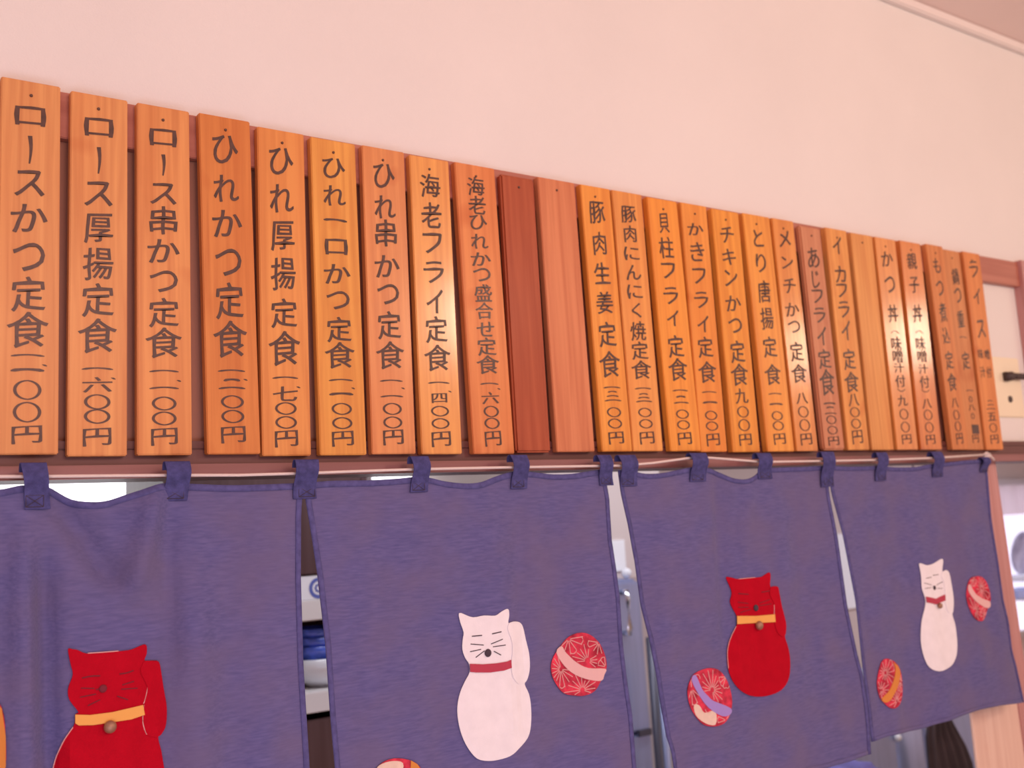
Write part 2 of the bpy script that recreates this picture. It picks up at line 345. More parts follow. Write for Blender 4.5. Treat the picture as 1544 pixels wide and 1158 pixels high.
def stroke(pts, widths):
    """a tapered brush stroke through 2-D points"""
    L, R = [], []
    for i, (x, y) in enumerate(pts):
        a = pts[max(0, i-1)]; b = pts[min(len(pts)-1, i+1)]
        dx, dy = b[0]-a[0], b[1]-a[1]; l = math.hypot(dx, dy) or 1
        nx, ny = -dy/l, dx/l; w = widths[i]/2
        L.append((x+nx*w, y+ny*w)); R.append((x-nx*w, y-ny*w))
    vs = L+R; n = len(pts)
    return vs, [(i, i+1, n+i+1, n+i) for i in range(n-1)]

def put(bm, vs, fs, cx, cz, sx, sz, tilt, Y, copies=1):
    nv = len(vs); lay = nv//copies
    vv = [bm.verts.new((cx + u*sx + tilt*v*sz, Y-0.00012*(q_//max(1, lay)), cz + v*sz)) for q_, (u, v) in enumerate(vs)]
    for f in fs:
        try: bm.faces.new([vv[i] for i in f])
        except ValueError: pass

def hstroke(w, th, heavy=1.0):
    n = 9; pts = []; wd_ = []
    for i in range(n):
        t = i/(n-1); pts.append((w*(t-0.5), 0.0022*math.sin(t*math.pi) + w*0.03*(t-0.5)))
        wd_.append(th*(0.75+0.5*abs(2*t-1)**2)*heavy*(0.35 if i in (0, n-1) else 1))
    return stroke(pts, wd_)

GL = {i: (0.55, 0.06) for i in range(26)}
for i in range(6): GL[i] = (0.5, 0.12)
for i in (6, 7, 17, 21, 22): GL[i] = (0.36, 0.75)
for i in (11, 12, 13, 16): GL[i] = (0.5, 0.15)
for i, q in enumerate(PL):
    rgb = alb(*COLR[i]); rgb = (rgb[0]*0.98, rgb[1]*0.92, rgb[2]*0.72)
    dY = 0.004 if i == 24 else 0.0
    tl, tr = W(q[0], q[1]), W(q[2], q[3]); b0, b1 = W(q[4], q[6]), W(q[5], q[6])
    w = ((tr.x-tl.x)+(b1.x-b0.x))/2
    ct, cb_ = (tl.x+tr.x)/2, (b0.x+b1.x)/2
    zt_, zb_ = (tl.z+tr.z)/2, (b0.z+b1.z)/2
    loc = Vector(((ct+cb_)/2, 0, zb_))
    bm = nb()
    n = 1
    prism(bm, cb_-w/2, cb_+w/2, ct-w/2, ct+w/2, zb_, zt_, dY, 0.0178)
    bmesh.ops.recalc_face_normals(bm, faces=bm.faces)
    bmesh.ops.bevel(bm, geom=bm.edges, offset=0.0016 if i not in (9, 18) else 0.004, segments=2, affect='EDGES')
    wm = wood('plank_wood_%s' % 'abcdefghijklmnopqrstuvwxyz'[i], rgb, GL[i][0], GL[i][1], 0.15, 0.6 if i not in (10, 20) else 0.0, spec=0.3)
    root = empty('menu_plank', loc)
    tag(root, LAB[i], 'sign', 'wooden menu planks in a row on the wall')
    body = link('board', bm, wm, root, loc)
    if i != 12:
        # nail head near the top
        bm = nb(); zn = zt_-0.024; xn = ct + 0.002*math.sin(i*5)
        bmesh.ops.create_cone(bm, cap_ends=True, segments=12, radius1=0.0028, radius2=0.0022, depth=0.002, matrix=Matrix.Translation((xn, dY-0.0008, zn)) @ Matrix.Rotation(math.pi/2, 4, 'X'))
        link('nail', bm, M_nail, root, loc)
    if not TX[i]: continue
    bm = nb(); tilt = (ct-cb_)/(zt_-zb_)
    cw = 0.047 if i not in (8, 23, 24) else 0.043
    if i in (23, 24): cw = 0.036
    lx = {24: 0.008, 25: 0.004}.get(i, 0.0) - 0.001
    for g in TX[i]:
        ch, yp = g[0], g[1]
        f = (yp-(q[1]+q[3])/2)/(q[6]-(q[1]+q[3])/2)
        xp = (q[0]+q[2])/2*(1-f) + (q[4]+q[5])/2*f
        P = W(xp, yp); pxm = (W(xp, yp-5).z - W(xp, yp+5).z)/10
        cz = P.z; cx = cb_ + tilt*(cz-zb_) + lx
        Y = dY-0.0006
        h = (g[2] if len(g) > 2 else 0)*pxm
        hv = g[3] if len(g) > 3 else 1.0
        if ch == '一':
            v, fc = hstroke(cw*1.02, 0.0030, 1.0 if hv == 1 else 1.6); put(bm, v, fc, cx, cz, 1, 1, tilt, Y)
        elif ch == 'ー':
            n = 8; pts = [(0.0016*math.sin(k*0.5), h/2-h*k/(n-1)) for k in range(n)]
            v, fc = stroke(pts, [0.0058*(1.15-0.75*k/(n-1)) for k in range(n)]); put(bm, v, fc, cx, cz, 1, 1, tilt, Y)
        elif ch == '二':
            v, fc = hstroke(cw*0.62, 0.0034, 1.3); put(bm, v, fc, cx, cz+h/2, 1, 1, tilt, Y)
            v, fc = hstroke(cw*1.0, 0.0030, 1.1); put(bm, v, fc, cx, cz-h/2, 1, 1, tilt, Y)
        elif ch == '三':
            for k, s_ in ((1, 0.55), (0, 0.72), (-1, 1.02)):
                v, fc = hstroke(cw*s_, 0.0028, 1.1); put(bm, v, fc, cx, cz+k*h/2, 1, 1, tilt, Y)
        elif ch == '、':
            v, fc = stroke([(-0.004, 0.001), (0, 0), (0.003, -0.001)], [0.001, 0.0028, 0.0012]); put(bm, v, fc, cx+cw*0.53, cz, 1, 1, tilt, Y)
        elif ch in '（）':
            s = 1 if ch == '（' else -1; n = 9
            pts = [(cw*0.75*(k/(n-1)-0.5), s*(0.004-0.012*(2*k/(n-1)-1)**2*0.6)) for k in range(n)]
            v, fc = stroke(pts, [0.0025]*n); put(bm, v, fc, cx, cz, 1, 1, tilt, Y)
        elif ch == '〇':
            n = 28; ww = cw*(0.86 if i != 24 else 0.5); o_, i_ = [], []
            for k in range(n):
                a = 2*math.pi*k/n; th = 0.0026 + 0.0022*abs(math.cos(a))
                th = min(th, h*0.2)
                o_.append((ww/2*math.cos(a), h/2*math.sin(a))); i_.append(((ww/2-th)*math.cos(a), (h/2-th*0.7)*math.sin(a)))
            put(bm, o_+i_, [(k, (k+1) % n, n+(k+1) % n, n+k) for k in range(n)], cx, cz, 1, 1, tilt, Y)
        elif len(ch) == 2:
            for c_, dx in zip(ch, (-0.019, 0.015)):
                v, fc = glyph(c_); put(bm, v, fc, cx+dx, cz, 0.026, h*1.25, tilt, Y, 3)
        else:
            k = {'定': 1.05, '食': 1.22, '円': 0.92, 'か': 1.08, 'イ': 0.8, 'く': 0.6, 'じ': 0.6, 'り': 0.75, 'ロ': 0.95, '四': 0.75, '肉': 0.8, '貝': 0.7, 'つ': 0.95, 'と': 0.75, '姜': 0.95}.get(ch, 0.95)
            v, fc = glyph(ch); put(bm, v, fc, cx, cz, cw*k, h, tilt, Y, 3)
    if i == 24:
        put(bm, [(-.5, -.5), (.5, -.5), (.5, .5), (-.5, .5)], [(0, 1, 2, 3)], cb_+0.012, W(1476, 647).z, 0.036, 0.027, 0, dY-0.0006)
    bmesh.ops.recalc_face_normals(bm, faces=bm.faces)
    for f in bm.faces:
        if f.normal.y > 0: f.normal_flip()
    link('lettering', bm, M_ink, root, loc)

# ------------------------------------------------------------------ cream switch plate by the upright
c = W(1515, 585, 0.034)
zt_, zb_ = W(1515, 539, 0.034).z, W(1520, 629, 0.034).z
sw = empty('switch_plate', (c.x+0.02, 0.034, zb_)); tag(sw, 'cream wall plate with a black lever, right of the last menu plank', 'switch plate')
boxo('plate', W(1490, 585, 0.034).x, W(1541, 585, 0.034).x, 0.034, 0.0405, zb_, zt_, mat('cream_plate', (0.90, 0.80, 0.60), 0.5), sw, 0.003)
M_blk = mat('black_lever', (0.05, 0.03, 0.03), 0.5)
bm = nb(); a = W(1518, 568, 0.028)
tube(bm, [(a.x-0.012, 0.026, a.z), (a.x+0.0, 0.026, a.z), (a.x+0.02, 0.024, a.z+0.002)], 0.0145, 14)
tube(bm, [(a.x+0.02, 0.025, a.z+0.002), (a.x+0.04, 0.022, a.z+0.002), (a.x+0.09, 0.02, a.z+0.002)], 0.010, 12)
link('lever', bm, M_blk, sw, sw.location, True)
bm = nb(); a = W(1523, 602, 0.034)
bmesh.ops.create_cone(bm, cap_ends=True, segments=20, radius1=0.011, radius2=0.010, depth=0.004, matrix=Matrix.Translation((a.x, 0.033, a.z)) @ Matrix.Rotation(math.pi/2, 4, 'X'))
link('keyhole_button', bm, M_blk, sw, sw.location)

# ------------------------------------------------------------------ blue split curtains (noren)
YC = -0.03
def ridge(x, z, x0, z0, x1, z1, w, amp):
    """a soft crease from (x0, z0) down to (x1, z1)"""
    t = (z0-z)/(z0-z1) if z0 != z1 else 0
    tt = min(1.25, max(-0.15, t)); fade = max(0, min(1, (tt+0.15)/0.3))*max(0, min(1, (1.25-tt)/0.3))
    xx = x0 + (x1-x0)*t
    return amp*fade*math.exp(-((x-xx)/w)**2)
def P2(x, y): p = W(x, y, YC); return p.x, p.z
CR = []
for x0, y0, x1, y1, w, a in [
    (95,762,168,870,0.022,0.012), (232,740,203,880,0.020,-0.014), (68,850,76,1160,0.016,0.016), (30,800,34,1160,0.02,-0.010), (255,780,256,1000,0.018,0.008), (290,900,300,1160,0.04,-0.010),
    (12,780,4,1000,0.02,0.006), (400,760,405,1160,0.05,-0.006), (340,760,350,1160,0.04,0.006),
    (560,740,600,900,0.03,0.006), (690,745,650,900,0.04,-0.007), (785,760,790,1100,0.02,0.006), (730,740,745,860,0.03,-0.006), (840,740,850,1160,0.04,0.006), (520,800,540,1160,0.03,0.006),
    (1085,728,1098,960,0.022,0.012), (1000,740,1010,1160,0.035,-0.007), (1200,740,1230,1160,0.04,0.006), (1130,730,1118,860,0.02,-0.007),
    (1350,730,1380,1080,0.05,0.008), (1440,730,1480,1060,0.05,-0.007), (1290,760,1330,1090,0.03,0.005)]:
    a0 = P2(x0, y0); a1 = P2(x1, y1); CR.append((a0[0], a0[1], a1[0], a1[1], w, a))
def clothY(x, z):
    y = YC
    for c_ in CR: y += (1.7 if c_[0] < 0.72 else 1.05)*ridge(x, z, *c_)
    d = max(0, Z0-0.04-z)
    y += 0.004*min(1, d*6)*math.sin(x*23+z*3) + 0.0015*math.sin(x*61+z*7+1)*min(1, d*5)
    return min(y, -0.004) if z > Z0-0.06 else min(y, 0.004)

def PC(x, y):
    Y = YC
    for _ in range(16):
        p = W(x, y, Y); Y = 0.5*Y + 0.5*clothY(p.x, p.z)
    return p.x, p.z
def cloth_material():
    m = mat('indigo_cotton', (0.135, 0.125, 0.33), 0.9, transl=0.22, sheen=0.15, spec=0.1)
    N = m.node_tree.nodes; L = m.node_tree.links; b = N['Principled BSDF']
    tc = N.new('ShaderNodeTexCoord')
    def noise(sc, st, d=3):
        mp = N.new('ShaderNodeMapping'); mp.inputs['Scale'].default_value = st; L.new(tc.outputs['Object'], mp.inputs[0])
        n = N.new('ShaderNodeTexNoise'); n.inputs['Scale'].default_value = sc; n.inputs['Detail'].default_value = d; L.new(mp.outputs[0], n.inputs[0]); return n
    slub = noise(170, (0.22, 1, 1.6), 5); big = noise(7, (1, 1, 1.3), 7)
    m1 = N.new('ShaderNodeMix'); m1.data_type = 'RGBA'
    m1.inputs['A'].default_value = (0.135, 0.13, 0.335, 1); m1.inputs['B'].default_value = (0.195, 0.18, 0.43, 1)
    r1 = N.new('ShaderNodeMapRange'); r1.inputs[1].default_value = 0.3; r1.inputs[2].default_value = 0.7; L.new(slub.outputs['Fac'], r1.inputs[0]); L.new(r1.outputs[0], m1.inputs['Factor'])
    m2 = N.new('ShaderNodeMix'); m2.data_type = 'RGBA'; m2.inputs['B'].default_value = (0.215, 0.175, 0.32, 1)
    r2 = N.new('ShaderNodeMapRange'); r2.inputs[1].default_value = 0.4; r2.inputs[2].default_value = 0.65; r2.inputs[4].default_value = 0.6; L.new(big.outputs['Fac'], r2.inputs[0]); L.new(r2.outputs[0], m2.inputs['Factor'])
    L.new(m1.outputs['Result'], m2.inputs['A']); L.new(m2.outputs['Result'], b.inputs['Base Color'])
    bp = N.new('ShaderNodeBump'); bp.inputs['Strength'].default_value = 0.25; bp.inputs['Distance'].default_value = 0.002
    L.new(slub.outputs['Fac'], bp.inputs['Height']); L.new(bp.outputs[0], b.inputs['Normal'])
    return m
M_cloth = cloth_material()
M_tab = mat('navy_tab_cotton', (0.075, 0.075, 0.22), 0.9, noise=0.25, nscale=90, bump=0.4, bscale=500, spec=0.1)
M_hem = mat('navy_hem', (0.12, 0.115, 0.31), 0.9, noise=0.2, nscale=90, bump=0.3, bscale=500, transl=0.1, spec=0.1)

def edge(pts):   # curtain edge: pixels -> (z, x) list sorted by z
    return sorted([(PC(x, y)[1], PC(x, y)[0]) for x, y in pts])
def curve(pts): return sorted([PC(x, y) for x, y in pts])
PAN = {
 'A': dict(L=[(-220,745),(-225,1158)], R=[(457,728),(453.6,775),(453.2,870),(457,1000),(463,1100),(466.5,1158)],
           T=[(-220,738),(-150,750),(-70,740),(0,738),(30,732),(50,731),(72,734),(90,744),(108,753),(130,756.5),(160,755.5),(190,746),(215,738),(240,729.5),(260,728.5),(300,730),(350,731.5),(410,730),(457,728)], B=-0.735),
 'B': dict(L=[(459,728),(461,756),(470,810),(479,870),(491,975),(498,1080),(505,1158)], R=[(905,708),(914,728),(918,750),(922,815),(929,861),(934,900),(938.5,970),(945,1026),(953,1080),(959,1158)],
           T=[(459,728),(500,725),(560,724),(600,721.5),(628,719),(645,720),(670,726),(700,729),(722,727),(745,719),(765,713),(778,711),(800,711.5),(830,715),(860,714.5),(885,711),(905,708)], B=-0.735),
 'C': dict(L=[(932,712),(936.5,745),(947,791),(957,846),(966,912),(979,964),(989,1015),(997,1067),(1005,1111),(1012,1132),(1016,1158)],
           R=[(1246,702),(1250,745),(1262,807),(1277,914),(1292,985),(1301,1020),(1307,1060),(1311,1100),(1313,1138)],
           T=[(932,709),(950,709),(970,714),(995,713.5),(1025,708),(1047,704),(1068,706),(1085,713),(1105,721),(1125,722.5),(1138,717),(1150,707),(1175,705),(1210,704),(1246,702)],
           B=[(940,1200),(1080,1192),(1180,1172),(1250,1157),(1290,1145),(1313,1137)]),
 'D': dict(L=[(1247,702),(1254,744),(1271,807),(1290,905),(1298,980),(1302.5,1020),(1308,1060),(1312,1100),(1314,1118)],
           R=[(1485,692.5),(1488,705),(1494.5,784),(1505,848),(1512.7,905),(1520.6,937),(1525.6,980),(1532,1004),(1541,1045),(1544.5,1061)],
           T=[(1247,702),(1275,703.5),(1300,703.5),(1325,702.5),(1350,704.5),(1380,704),(1400,700.5),(1430,697),(1460,694),(1485,692.5)],
           B=[(1314,1118.6),(1350.7,1108),(1381.6,1100.6),(1407,1093),(1446,1081),(1466.5,1073.6),(1492,1067),(1523,1062),(1544,1059)])}
for k in PAN:
    d = PAN[k]; d['L'] = edge(d['L']); d['R'] = edge(d['R']); d['T'] = curve(d['T'])
    d['B'] = [(0, Z0+d['B']), (9, Z0+d['B'])] if isinstance(d['B'], float) else curve(d['B'])
def panel_pt(d, s, t):
    zt_ = Z0-0.045; x0 = interp(d['L'], zt_)*(1-s) + interp(d['R'], zt_)*s
    ztop = smooth_interp(d['T'], x0)
    zb0 = d['B'][0][1]; xb = interp(d['L'], zb0)*(1-s) + interp(d['R'], zb0)*s
    zbot = smooth_interp(d['B'], xb)
    z = ztop + (zbot-ztop)*t
    return interp(d['L'], z)*(1-s) + interp(d['R'], z)*s, z
def sheet(name, d, s0, s1, t0, t1, nx, nz, m, root, lift=0.0, th=0.0012):
    bm = nb(); g = []
    for j in range(nz+1):
        row = []
        for i in range(nx+1):
            x, z = panel_pt(d, s0+(s1-s0)*i/nx, t0+(t1-t0)*j/nz)
            row.append((x, clothY(x, z)-lift, z))
        g.append(row)
    F_ = [[bm.verts.new(p) for p in r] for r in g]; B_ = [[bm.verts.new((p[0], p[1]+th, p[2])) for p in r] for r in g]
    for j in range(nz):
        for i in range(nx):
            bm.faces.new((F_[j][i], F_[j+1][i], F_[j+1][i+1], F_[j][i+1])); bm.faces.new((B_[j][i], B_[j][i+1], B_[j+1][i+1], B_[j+1][i]))
    for j in range(nz):
        bm.faces.new((F_[j][0], B_[j][0], B_[j+1][0], F_[j+1][0])); bm.faces.new((F_[j][nx], F_[j+1][nx], B_[j+1][nx], B_[j][nx]))
    for i in range(nx):
        bm.faces.new((F_[0][i], F_[0][i+1], B_[0][i+1], B_[0][i])); bm.faces.new((F_[nz][i], B_[nz][i], B_[nz][i+1], F_[nz][i+1]))
    o = link(name, bm, m, root, (root if root.parent is None else root.parent).location, True)
    return o

M_red = mat('red_felt', (0.47, 0.0035, 0.018), 0.9, noise=0.06, nscale=40, bump=0.3, bscale=500, spec=0.08)
M_wfelt = mat('white_felt', (0.90, 0.88, 0.95), 0.9, noise=0.03, nscale=40, bump=0.3, bscale=500, spec=0.1)
M_yel = mat('orange_ribbon', (0.85, 0.42, 0.10), 0.8)
M_crim = mat('crimson_ribbon', (0.48, 0.045, 0.09), 0.8)
M_thread = mat('dark_thread', (0.06, 0.04, 0.06), 0.8)
M_redthread = mat('dark_red_thread', (0.19, 0.012, 0.03), 0.8)
M_bell = mat('brass_bell', (0.36, 0.20, 0.13), 0.45, metal=0.4)
M_print = mat('red_print_cotton', (0.58, 0.045, 0.085), 0.9, noise=0.45, nscale=55, spec=0.1)
M_pink = mat('pink_ribbon', (0.80, 0.50, 0.50), 0.85)
M_lilac = mat('lilac_ribbon', (0.37, 0.27, 0.68), 0.85)
M_oran = mat('ochre_ribbon', (0.70, 0.26, 0.05), 0.85)
M_petal = mat('pale_pink_print', (0.78, 0.42, 0.42), 0.9)
M_cream = mat('cream_print', (0.80, 0.62, 0.52), 0.9, noise=0.1, nscale=50)

def applique(name, px, m, root, lift, th=0.0012, origin=(0, 0), sc=1.0, smoothit=True):
    """a flat cut-out sewn on the cloth: outline -> small cells -> laid onto the folds, with a real thickness"""
    pts = [PC(origin[0]+x/sc, origin[1]+y/sc) for x, y in px]
    if smoothit and len(pts) > 6:
        out = []; n = len(pts)
        for i in range(n):
            p0, p1, p2, p3 = pts[i-1], pts[i], pts[(i+1) % n], pts[(i+2) % n]
            for t in (0, 0.33, 0.66):
                out.append(tuple(0.5*((2*p1[k]) + (-p0[k]+p2[k])*t + (2*p0[k]-5*p1[k]+4*p2[k]-p3[k])*t*t + (-p0[k]+3*p1[k]-3*p2[k]+p3[k])*t**3) for k in (0, 1)))
        pts = out
    bm = nb(); vv = [bm.verts.new((x, 0, z)) for x, z in pts]
    for tri in tessellate_polygon([[Vector((x, z, 0)) for x, z in pts]]):
        try: bm.faces.new([vv[k] for k in tri])
        except ValueError: pass
    xs = [p[0] for p in pts]; zs = [p[1] for p in pts]; st = 0.013
    bm.normal_update()
    for f in bm.faces:
        if f.normal.y > 0: f.normal_flip()
    x = min(xs)+st
    while x < max(xs):
        bmesh.ops.bisect_plane(bm, geom=bm.verts[:]+bm.edges[:]+bm.faces[:], plane_co=(x, 0, 0), plane_no=(1, 0, 0)); x += st
    z = min(zs)+st*2
    while z < max(zs):
        bmesh.ops.bisect_plane(bm, geom=bm.verts[:]+bm.edges[:]+bm.faces[:], plane_co=(0, 0, z), plane_no=(0, 0, 1)); z += st*2
    bm.normal_update()
    for f in bm.faces:
        if f.normal.y > 0: f.normal_flip()
    r = bmesh.ops.extrude_face_region(bm, geom=bm.faces[:])
    top = {v for v in r['geom'] if isinstance(v, bmesh.types.BMVert)}
    for v in bm.verts: v.co.y = clothY(v.co.x, v.co.z) - lift + (0 if v in top else th)
    bmesh.ops.recalc_face_normals(bm, faces=bm.faces)
    return link(name, bm, m, root, (root if root.parent is None else root.parent).location)

def threads(name, segs, m, root, lift, origin, sc, w=0.0018, dot=()):
    bm = nb()
    for s in segs:
        pts = [PC(origin[0]+x/sc, origin[1]+y/sc) for x, y in s]
        if len(pts) > 2:
            e_ = [pts[0]]+pts+[pts[-1]]; out = []
            for i in range(1, len(e_)-2):
                p0, p1, p2, p3 = e_[i-1:i+3]
                for t in (0, .25, .5, .75): out.append(tuple(0.5*((2*p1[k])+(-p0[k]+p2[k])*t+(2*p0[k]-5*p1[k]+4*p2[k]-p3[k])*t*t+(-p0[k]+3*p1[k]-3*p2[k]+p3[k])*t**3) for k in (0, 1)))
            pts = out+[pts[-1]]
        if len(pts) == 2: pts = [tuple(pts[0][k]*(1-t)+pts[1][k]*t for k in (0, 1)) for t in (0, .33, .66, 1)]
        tube(bm, [(x, clothY(x, z)-lift, z) for x, z in pts], w/2, 6)
    return link(name, bm, m, root, (root if root.parent is None else root.parent).location)

def bead(name, x, y, r, m, root, lift, flat=0.5):
    px, pz = PC(x, y); bm = nb()
    bmesh.ops.create_uvsphere(bm, u_segments=16, v_segments=10, radius=r, matrix=Matrix.Translation((px, clothY(px, pz)-lift, pz)) @ Matrix.Diagonal((1, flat, 1, 1)))
    return link(name, bm, m, root, (root if root.parent is None else root.parent).location, True)

def tab(name, x0, x1, ytop, ybot, root, tail=0):
    """a loop of doubled cloth over the cord, its foot stitched to the curtain"""
    a = PC(x0, (ytop+ybot)/2); b = PC(x1, (ytop+ybot)/2)
    zt_ = PC((x0+x1)/2, ytop)[1]; zb_ = PC((x0+x1)/2, ybot)[1]
    w = b[0]-a[0]; xc = (a[0]+b[0])/2; bm = nb()
    n = 14; prof = []
    h = zt_-zb_
    for k in range(n+1):
        t = k/n; z = zb_ + h*t
        bulge = 0.012*math.exp(-((t-0.72)/0.30)**2)
        prof.append((min(clothY(xc, min(z, Z0-0.05)), YC)-0.004-bulge, z))
    prof2 = [(y+0.0018, z) for y, z in prof]
    for k in range(6):                                # over the top and down the back
        t = k/5; prof.append((prof[n][0] + 0.014*math.sin(t*math.pi/2), zt_+0.003*math.sin(t*math.pi)-0.012*t*t))
    def xs(k, side):
        t = min(1, k/n); lean = 0.004*math.sin(t*2.2+x0)
        taper = 1 + 0.12*abs(t-0.5)
        return xc + lean + side*w/2*taper
    mm = len(prof); back_ = [(y+0.0016, z-0.0004) for y, z in prof]
    V = [[[bm.verts.new((xs(k, s), p[0], p[1])) for s in (-1, 1)] for k, p in enumerate(pr)] for pr in (prof, back_)]
    for k in range(mm-1):
        bm.faces.new((V[0][k][0], V[0][k][1], V[0][k+1][1], V[0][k+1][0]))
        bm.faces.new((V[1][k][0], V[1][k+1][0], V[1][k+1][1], V[1][k][1]))
        for s in (0, 1): bm.faces.new((V[0][k][s], V[0][k+1][s], V[1][k+1][s], V[1][k][s]))
    bm.faces.new((V[0][0][0], V[0][0][1], V[1][0][1], V[1][0][0])); bm.faces.new((V[0][-1][0], V[1][-1][0], V[1][-1][1], V[0][-1][1]))
    bmesh.ops.recalc_face_normals(bm, faces=bm.faces)
    t_o = link(name, bm, M_tab, root, root.location)
    # stitched box with a cross
    bm = nb(); i0 = 0; z0_, z1_ = zb_+h*0.05, zb_+h*0.30; yy = prof[1][0]-0.0006
    c4 = [(xc-w*0.36, z0_), (xc+w*0.36, z0_), (xc+w*0.36, z1_), (xc-w*0.36, z1_)]
    for p, q in ((0, 1), (1, 2), (2, 3), (3, 0), (0, 2), (1, 3)):
        tube(bm, [(c4[p][0], yy, c4[p][1]), (c4[q][0], yy, c4[q][1])], 0.0005, 5)
    link('stitching', bm, M_thread, t_o, root.location)

def ball(px, band, bmat, flowers, root, origin, sc, extra=None, pr=M_print):
    o = applique('ball_applique', px, pr, root, 0.0030, origin=origin, sc=sc)
    bm = nb()
    cen = [PC(origin[0]+fx/sc, origin[1]+fy/sc) for fx, fy, R_, n in flowers]
    def ok(ci, u):
        dd = [math.hypot(u[0]-c_[0], u[1]-c_[1]) for c_ in cen]
        return dd[ci] <= min(dd)+1e-9 and inside(origin, sc, px, u) and not inside(origin, sc, band, u)
    for ci, (fx, fy, R_, n) in enumerate(flowers):
        cx, cz = cen[ci]
        for k in range(n):
            a = 2*math.pi*k/n + 0.2*ci; run = []
            for q_ in range(9):
                r = R_*(0.12+0.88*q_/8); u = (cx+r*math.cos(a), cz+r*math.sin(a))
                if not ok(ci, u): break
                run.append(u)
            if len(run) > 3: tube(bm, [(u[0], clothY(*u)-0.0034, u[1]) for u in run], 0.0009, 5)
            arc = []
            for q_ in range(5):
                a2 = a+2*math.pi/n*q_/4; r = R_*(0.92+0.10*math.sin(math.pi*q_/4)); u = (cx+r*math.cos(a2), cz+r*math.sin(a2))
                if not ok(ci, u): break
                arc.append(u)
            if len(arc) == 5: tube(bm, [(u[0], clothY(*u)-0.0034, u[1]) for u in arc], 0.0009, 5)
    link('flower_print', bm, M_petal, o, root.location)
    applique('band', band, bmat, o, 0.0045, origin=origin, sc=sc)
    if extra: applique('cream_patch', extra, M_cream, o, 0.0038, origin=origin, sc=sc)
    return o
def inside(origin, sc, poly, p):
    pts = [PC(origin[0]+x/sc, origin[1]+y/sc) for x, y in poly]; c_ = False; n = len(pts)
    for i in range(n):
        (x1, z1), (x2, z2) = pts[i], pts[i-1]
        if (z1 > p[1]) != (z2 > p[1]) and p[0] < (x2-x1)*(p[1]-z1)/(z2-z1)+x1: c_ = not c_
    return c_

# ---- left curtain: panels A and B
nor1 = empty('split_curtain', (0.73, YC, Z0-0.03)); tag(nor1, 'left blue split curtain with a large red cat and a white cat', 'curtain', 'blue split curtains hung from the lintel')
nor2 = empty('split_curtain', (2.12, YC, Z0-0.03)); tag(nor2, 'right blue split curtain with a red cat, a small white cat and three balls', 'curtain', 'blue split curtains hung from the lintel')
for key, root in (('A', nor1), ('B', nor1), ('C', nor2), ('D', nor2)):
    d = PAN[key]
    p = sheet('panel', d, 0, 1, 0, 1, 70, 64, M_cloth, root)
    wdt = interp(d['R'], Z0-0.2)-interp(d['L'], Z0-0.2); h = 0.010/wdt
    sheet('hem', d, 0, 1, 0, 0.016, 70, 2, M_hem, p, 0.0014)
    sheet('hem', d, 0, h, 0.016, 1, 2, 40, M_hem, p, 0.0014)
    sheet('hem', d, 1-h, 1, 0.016, 1, 2, 40, M_hem, p, 0.0014)
    sheet('hem', d, h, 1-h, 0.985, 1, 60, 2, M_cloth, p, 0.0014)
for t in [(-232,-190,702,772), (33,70,699,768), (245,280,697,755), (444,477,694,752), (616,641,689,742), (767,790,687,737), (901,920,687,732)]: tab('tab', *t, nor1)
for t in [(931,955,687,733), (1037,1060,684,726), (1140,1160,684,722), (1236,1254,682,734), (1318,1333,683,725), (1402,1417,682,719), (1476,1486.5,690,712)]: tab('tab', *t, nor2)

# white cord through the tabs, tied at the right
cpx = [(-260,719), (0,718.5), (50,718.5), (150,717.5), (260,716.5), (360,716.5), (460,713.5), (540,710.5), (628,707.5), (700,706), (778,704.5), (905,702.5), (938,702), (985,698), (1047,689.5), (1075,690.5), (1150,696.5), (1243,695), (1325,693.5), (1410,690.5), (1485,685.5)]
bm = nb(); pts = []
for x, y in cpx:
    p = W(x, y, YC-0.003); pts.append((p.x, p.y, p.z))
tube(bm, pts, 0.0026, 8)
cord = empty('curtain_cord', pts[-1]); tag(cord, 'thin white cord threaded through the tabs of both blue curtains', 'cord')
link('cord_line', bm, M_cord, cord, cord.location, True)
bm = nb(); e = Vector(pts[-1])
tube(bm, [e+Vector((0.012*math.cos(a)*1.3+0.01, 0.004*math.sin(2*a), 0.006*math.sin(a))) for a in [k*2*math.pi/12 for k in range(13)]], 0.003, 8)
tube(bm, [e, e+Vector((0.02, 0.0, -0.002)), e+Vector((0.045, 0.004, -0.010)), e+Vector((0.05, 0.004, -0.016))], 0.0028, 8)
link('knot', bm, M_cord, cord, cord.location, True)
bm = nb(); tube(bm, [e+Vector((0.012, -0.004, 0)), e+Vector((0.012, 0.048, 0))], 0.002, 8)
link('hook_nail', bm, M_chrome, cord, cord.location)

# ---- cats
def cat(root, felt, collar_m, thread_m, origin, sc, outline, arm, collar, eyes, whisk, nose, bell=None, edging=None, tw=0.0018, nose_m=M_thread):
    c_ = applique('cat_applique', outline, felt, root, 0.0030, origin=origin, sc=sc)
    applique('raised_arm', arm, felt, c_, 0.0045, origin=origin, sc=sc)
    applique('collar', collar, collar_m, c_, 0.0055, origin=origin, sc=sc, smoothit=False)
    threads('eyes', eyes, thread_m, c_, 0.0034, origin, sc, tw*1.2)
    threads('whiskers', whisk, thread_m, c_, 0.0034, origin, sc, tw)
    bead('nose', origin[0]+nose[0]/sc, origin[1]+nose[1]/sc, nose[2], nose_m, c_, 0.004, 0.4)
    if bell: bead('bell', origin[0]+bell[0]/sc, origin[1]+bell[1]/sc, bell[2], M_bell, c_, 0.009, 0.8)
    if edging: threads('edging', edging, M_petal, c_, 0.0034, origin, sc, 0.0016)
    return c_
